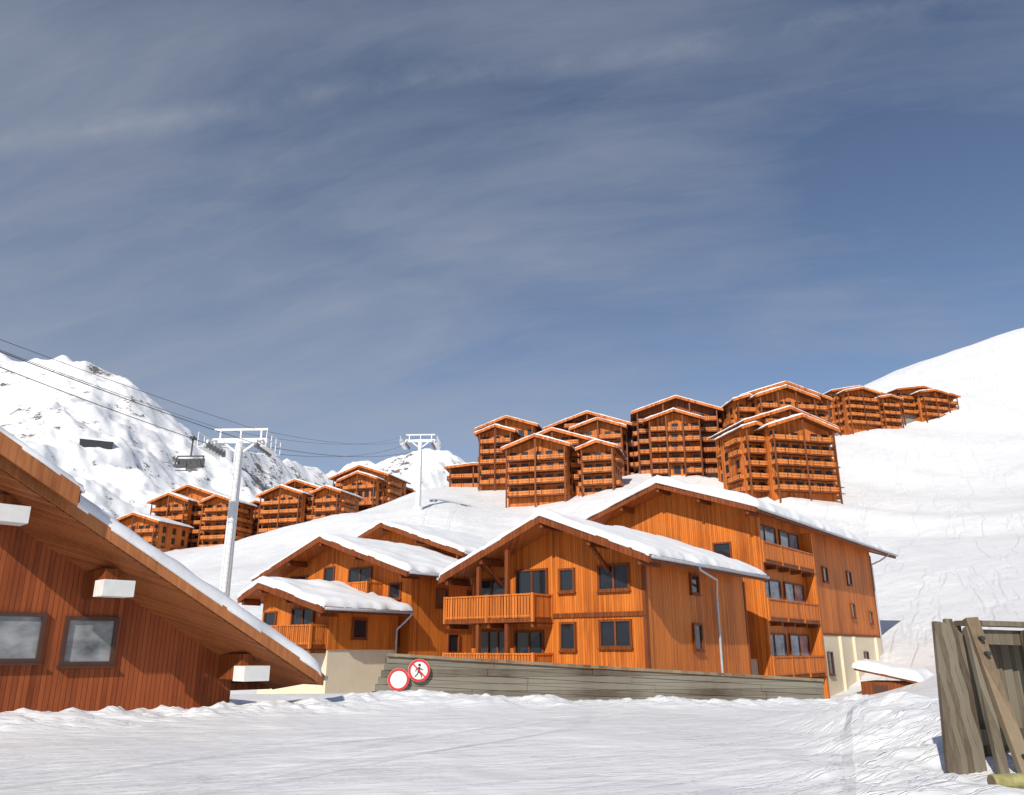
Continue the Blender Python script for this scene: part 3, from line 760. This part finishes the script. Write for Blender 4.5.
# ------------------------------------------------------------------ timber barrier by the piste edge
BF=thing('timber_barrier','weathered timber barrier of upright boards with bolted diagonal braces','fence',(5.9,11.6,0))
rr3=random.Random(9)
m=MB()
for i in range(6):
    xb=-.17+i*.105; xt=.10+i*.072; hh=2.08+rr3.uniform(-.05,.05)
    m.beam((xb,-.10+i*.025,-.3),(xt,.14+i*.035,hh),.098,.08,up=(0,1,0))
m.obj('upright_boards',W_GRV,BF)
m=MB()
for i in range(12):
    x=.60+i*.175; y=.55+i*.045; m.beam((x,y,-.2),(x+.01,y,1.93+rr3.uniform(-.10,.05)),.160,.07,up=(0,1,0))
m.obj('back_boards',W_GRV,BF)
for (p,q,w_,h_) in [((.44,.10,2.06),(2.9,.62,2.01),.30,.07),((.50,.16,1.88),(2.9,.62,1.82),.12,.20),((.6,.34,.55),(2.9,.84,.55),.12,.20)]:
    m=MB(); m.beam(p,q,w_,h_); m.obj('rail_board',W_GRV,BF)
for (p,q,w_,mt) in [((.52,.02,2.12),(.66,-.55,-.1),.17,W_GRL),((.49,.04,2.0),(.44,-.35,-.2),.12,W_GRV),((1.4,.2,1.95),(1.25,-.2,-.1),.17,W_GRL)]:
    m=MB(); m.beam(p,q,w_,.10,up=(0,1,0)); m.obj('diagonal_brace',mt,BF)
for (x,z,y) in [(.54,1.85,-.09),(.555,1.65,-.14),(.635,.40,-.47),(.65,.22,-.52)]:
    m=MB(); m.cyl((x,y+.02,z),(x,y-.10,z),.030,n=8); m.obj('bolt',DARK,BF)
m=MB(); m.box(.585,.71,-.56,-.44,.10,.14); m.obj('metal_strap',DARK,BF)
lg=thing('timber_log','short lichen-covered yellowish log end poking from snow','log',(5.75,10.15,Hs(5.75,10.15)+.06),6)
m=MB(); m.cyl((-.22,0,0),(1.2,0,.03),.085,.085,n=18); m.obj('trunk',YEL,lg)
m=MB(); m.cyl((-.226,0,0),(-.2205,0,0),.075,.075,n=18); m.obj('cut_end',W_GRL,lg)
# ------------------------------------------------------------------ light and sky
el=math.radians(34); az=math.atan2(-.36,-.93)
sv=Vector((math.sin(az)*math.cos(el),math.cos(az)*math.cos(el),math.sin(el)))
L=bpy.data.lights.new('sun','SUN'); L.energy=4.35; L.angle=math.radians(.5); L.color=(1,.94,.85)
lo=bpy.data.objects.new('sun',L); COL.objects.link(lo); lo.rotation_euler=sv.to_track_quat('Z','Y').to_euler(); lo.location=(0,0,80)
Wd=bpy.data.worlds.new('World'); S.world=Wd; Wd.use_nodes=True; nt=Wd.node_tree
bg=nt.nodes['Background']
sky=N(nt,'ShaderNodeTexSky',sky_type='NISHITA'); sky.sun_disc=False; sky.sun_elevation=el; sky.sun_rotation=az
sky.altitude=2300; sky.air_density=1.0; sky.dust_density=.5; sky.ozone_density=2.0
tc=N(nt,'ShaderNodeTexCoord').outputs['Generated']
sp=N(nt,'ShaderNodeSeparateXYZ'); nt.links.new(tc,sp.inputs[0])
zz=mathn(nt,'ADD',mathn(nt,'MAXIMUM',sp.outputs[2],0.0),.45)
cb=N(nt,'ShaderNodeCombineXYZ'); nt.links.new(mathn(nt,'DIVIDE',sp.outputs[0],zz),cb.inputs[0]); nt.links.new(mathn(nt,'DIVIDE',sp.outputs[1],mathn(nt,'MULTIPLY',zz,.6)),cb.inputs[1])
D=math.radians
v1=mapping(nt,cb.outputs[0],(1.2,2.3,1),(0,0,D(22)))
n1=noise(nt,v1,1.7,9,.54); n1.node.inputs['Distortion'].default_value=.5
n2=noise(nt,mapping(nt,cb.outputs[0],(1.0,1.2,1)),1.0,3,.5)
v3=mapping(nt,cb.outputs[0],(1.8,5.5,1),(0,0,D(26)))
n3=noise(nt,v3,2.2,10,.68); n3.node.inputs['Distortion'].default_value=.6
k=mathn(nt,'ADD',mathn(nt,'MULTIPLY',n1,.92),mathn(nt,'ADD',mathn(nt,'MULTIPLY',n2,.66),mathn(nt,'MULTIPLY',n3,.42)))
k=mathn(nt,'SUBTRACT',k,mathn(nt,'MULTIPLY',sp.outputs[0],.28))
f=maprange(nt,k,.80,1.42)
dt=N(nt,'ShaderNodeVectorMath',operation='DOT_PRODUCT'); nt.links.new(tc,dt.inputs[0]); dt.inputs[1].default_value=(.139,.635,-.759)
wob=mathn(nt,'MULTIPLY',mathn(nt,'SUBTRACT',noise(nt,tc,4.0,6,.6),.5),.04)
dd=mathn(nt,'ABSOLUTE',mathn(nt,'ADD',dt.outputs['Value'],wob))
band=mathn(nt,'MAXIMUM',mathn(nt,'SUBTRACT',1.0,mathn(nt,'DIVIDE',dd,.018)),0.0)
band=mathn(nt,'MULTIPLY',band,ramp(nt,noise(nt,tc,5.0,8,.68),[(.38,(0,0,0)),(.58,(1,1,1))]))
haze=mathn(nt,'MULTIPLY',maprange(nt,sp.outputs[2],.66,.22,0.0,1.0,True),maprange(nt,sp.outputs[0],.50,-.15,.25,1.0,True))
base=mixc(nt,1.0,sky.outputs[0],(1.22,1.12,1.07),'MULTIPLY')
ff=mathn(nt,'ADD',mathn(nt,'MULTIPLY',f,.62),mathn(nt,'MULTIPLY',band,.24))
ff=mathn(nt,'MINIMUM',mathn(nt,'ADD',ff,mathn(nt,'MULTIPLY',haze,.22)),1.0)
col=mixc(nt,ff,base,(3.7,4.05,4.75))
nt.links.new(col,bg.inputs[0]); bg.inputs[1].default_value=.10
# ------------------------------------------------------------------ camera
cd=bpy.data.cameras.new('camera'); cd.lens=28.125; cd.sensor_width=36; cd.clip_end=9000; cd.clip_start=.1
co=bpy.data.objects.new('camera',cd); COL.objects.link(co); co.location=(0,0,1.7); co.rotation_euler=(math.radians(90+17.5),0,0)
S.camera=co
S.view_settings.view_transform='Standard'; S.view_settings.look='None'; S.view_settings.exposure=0
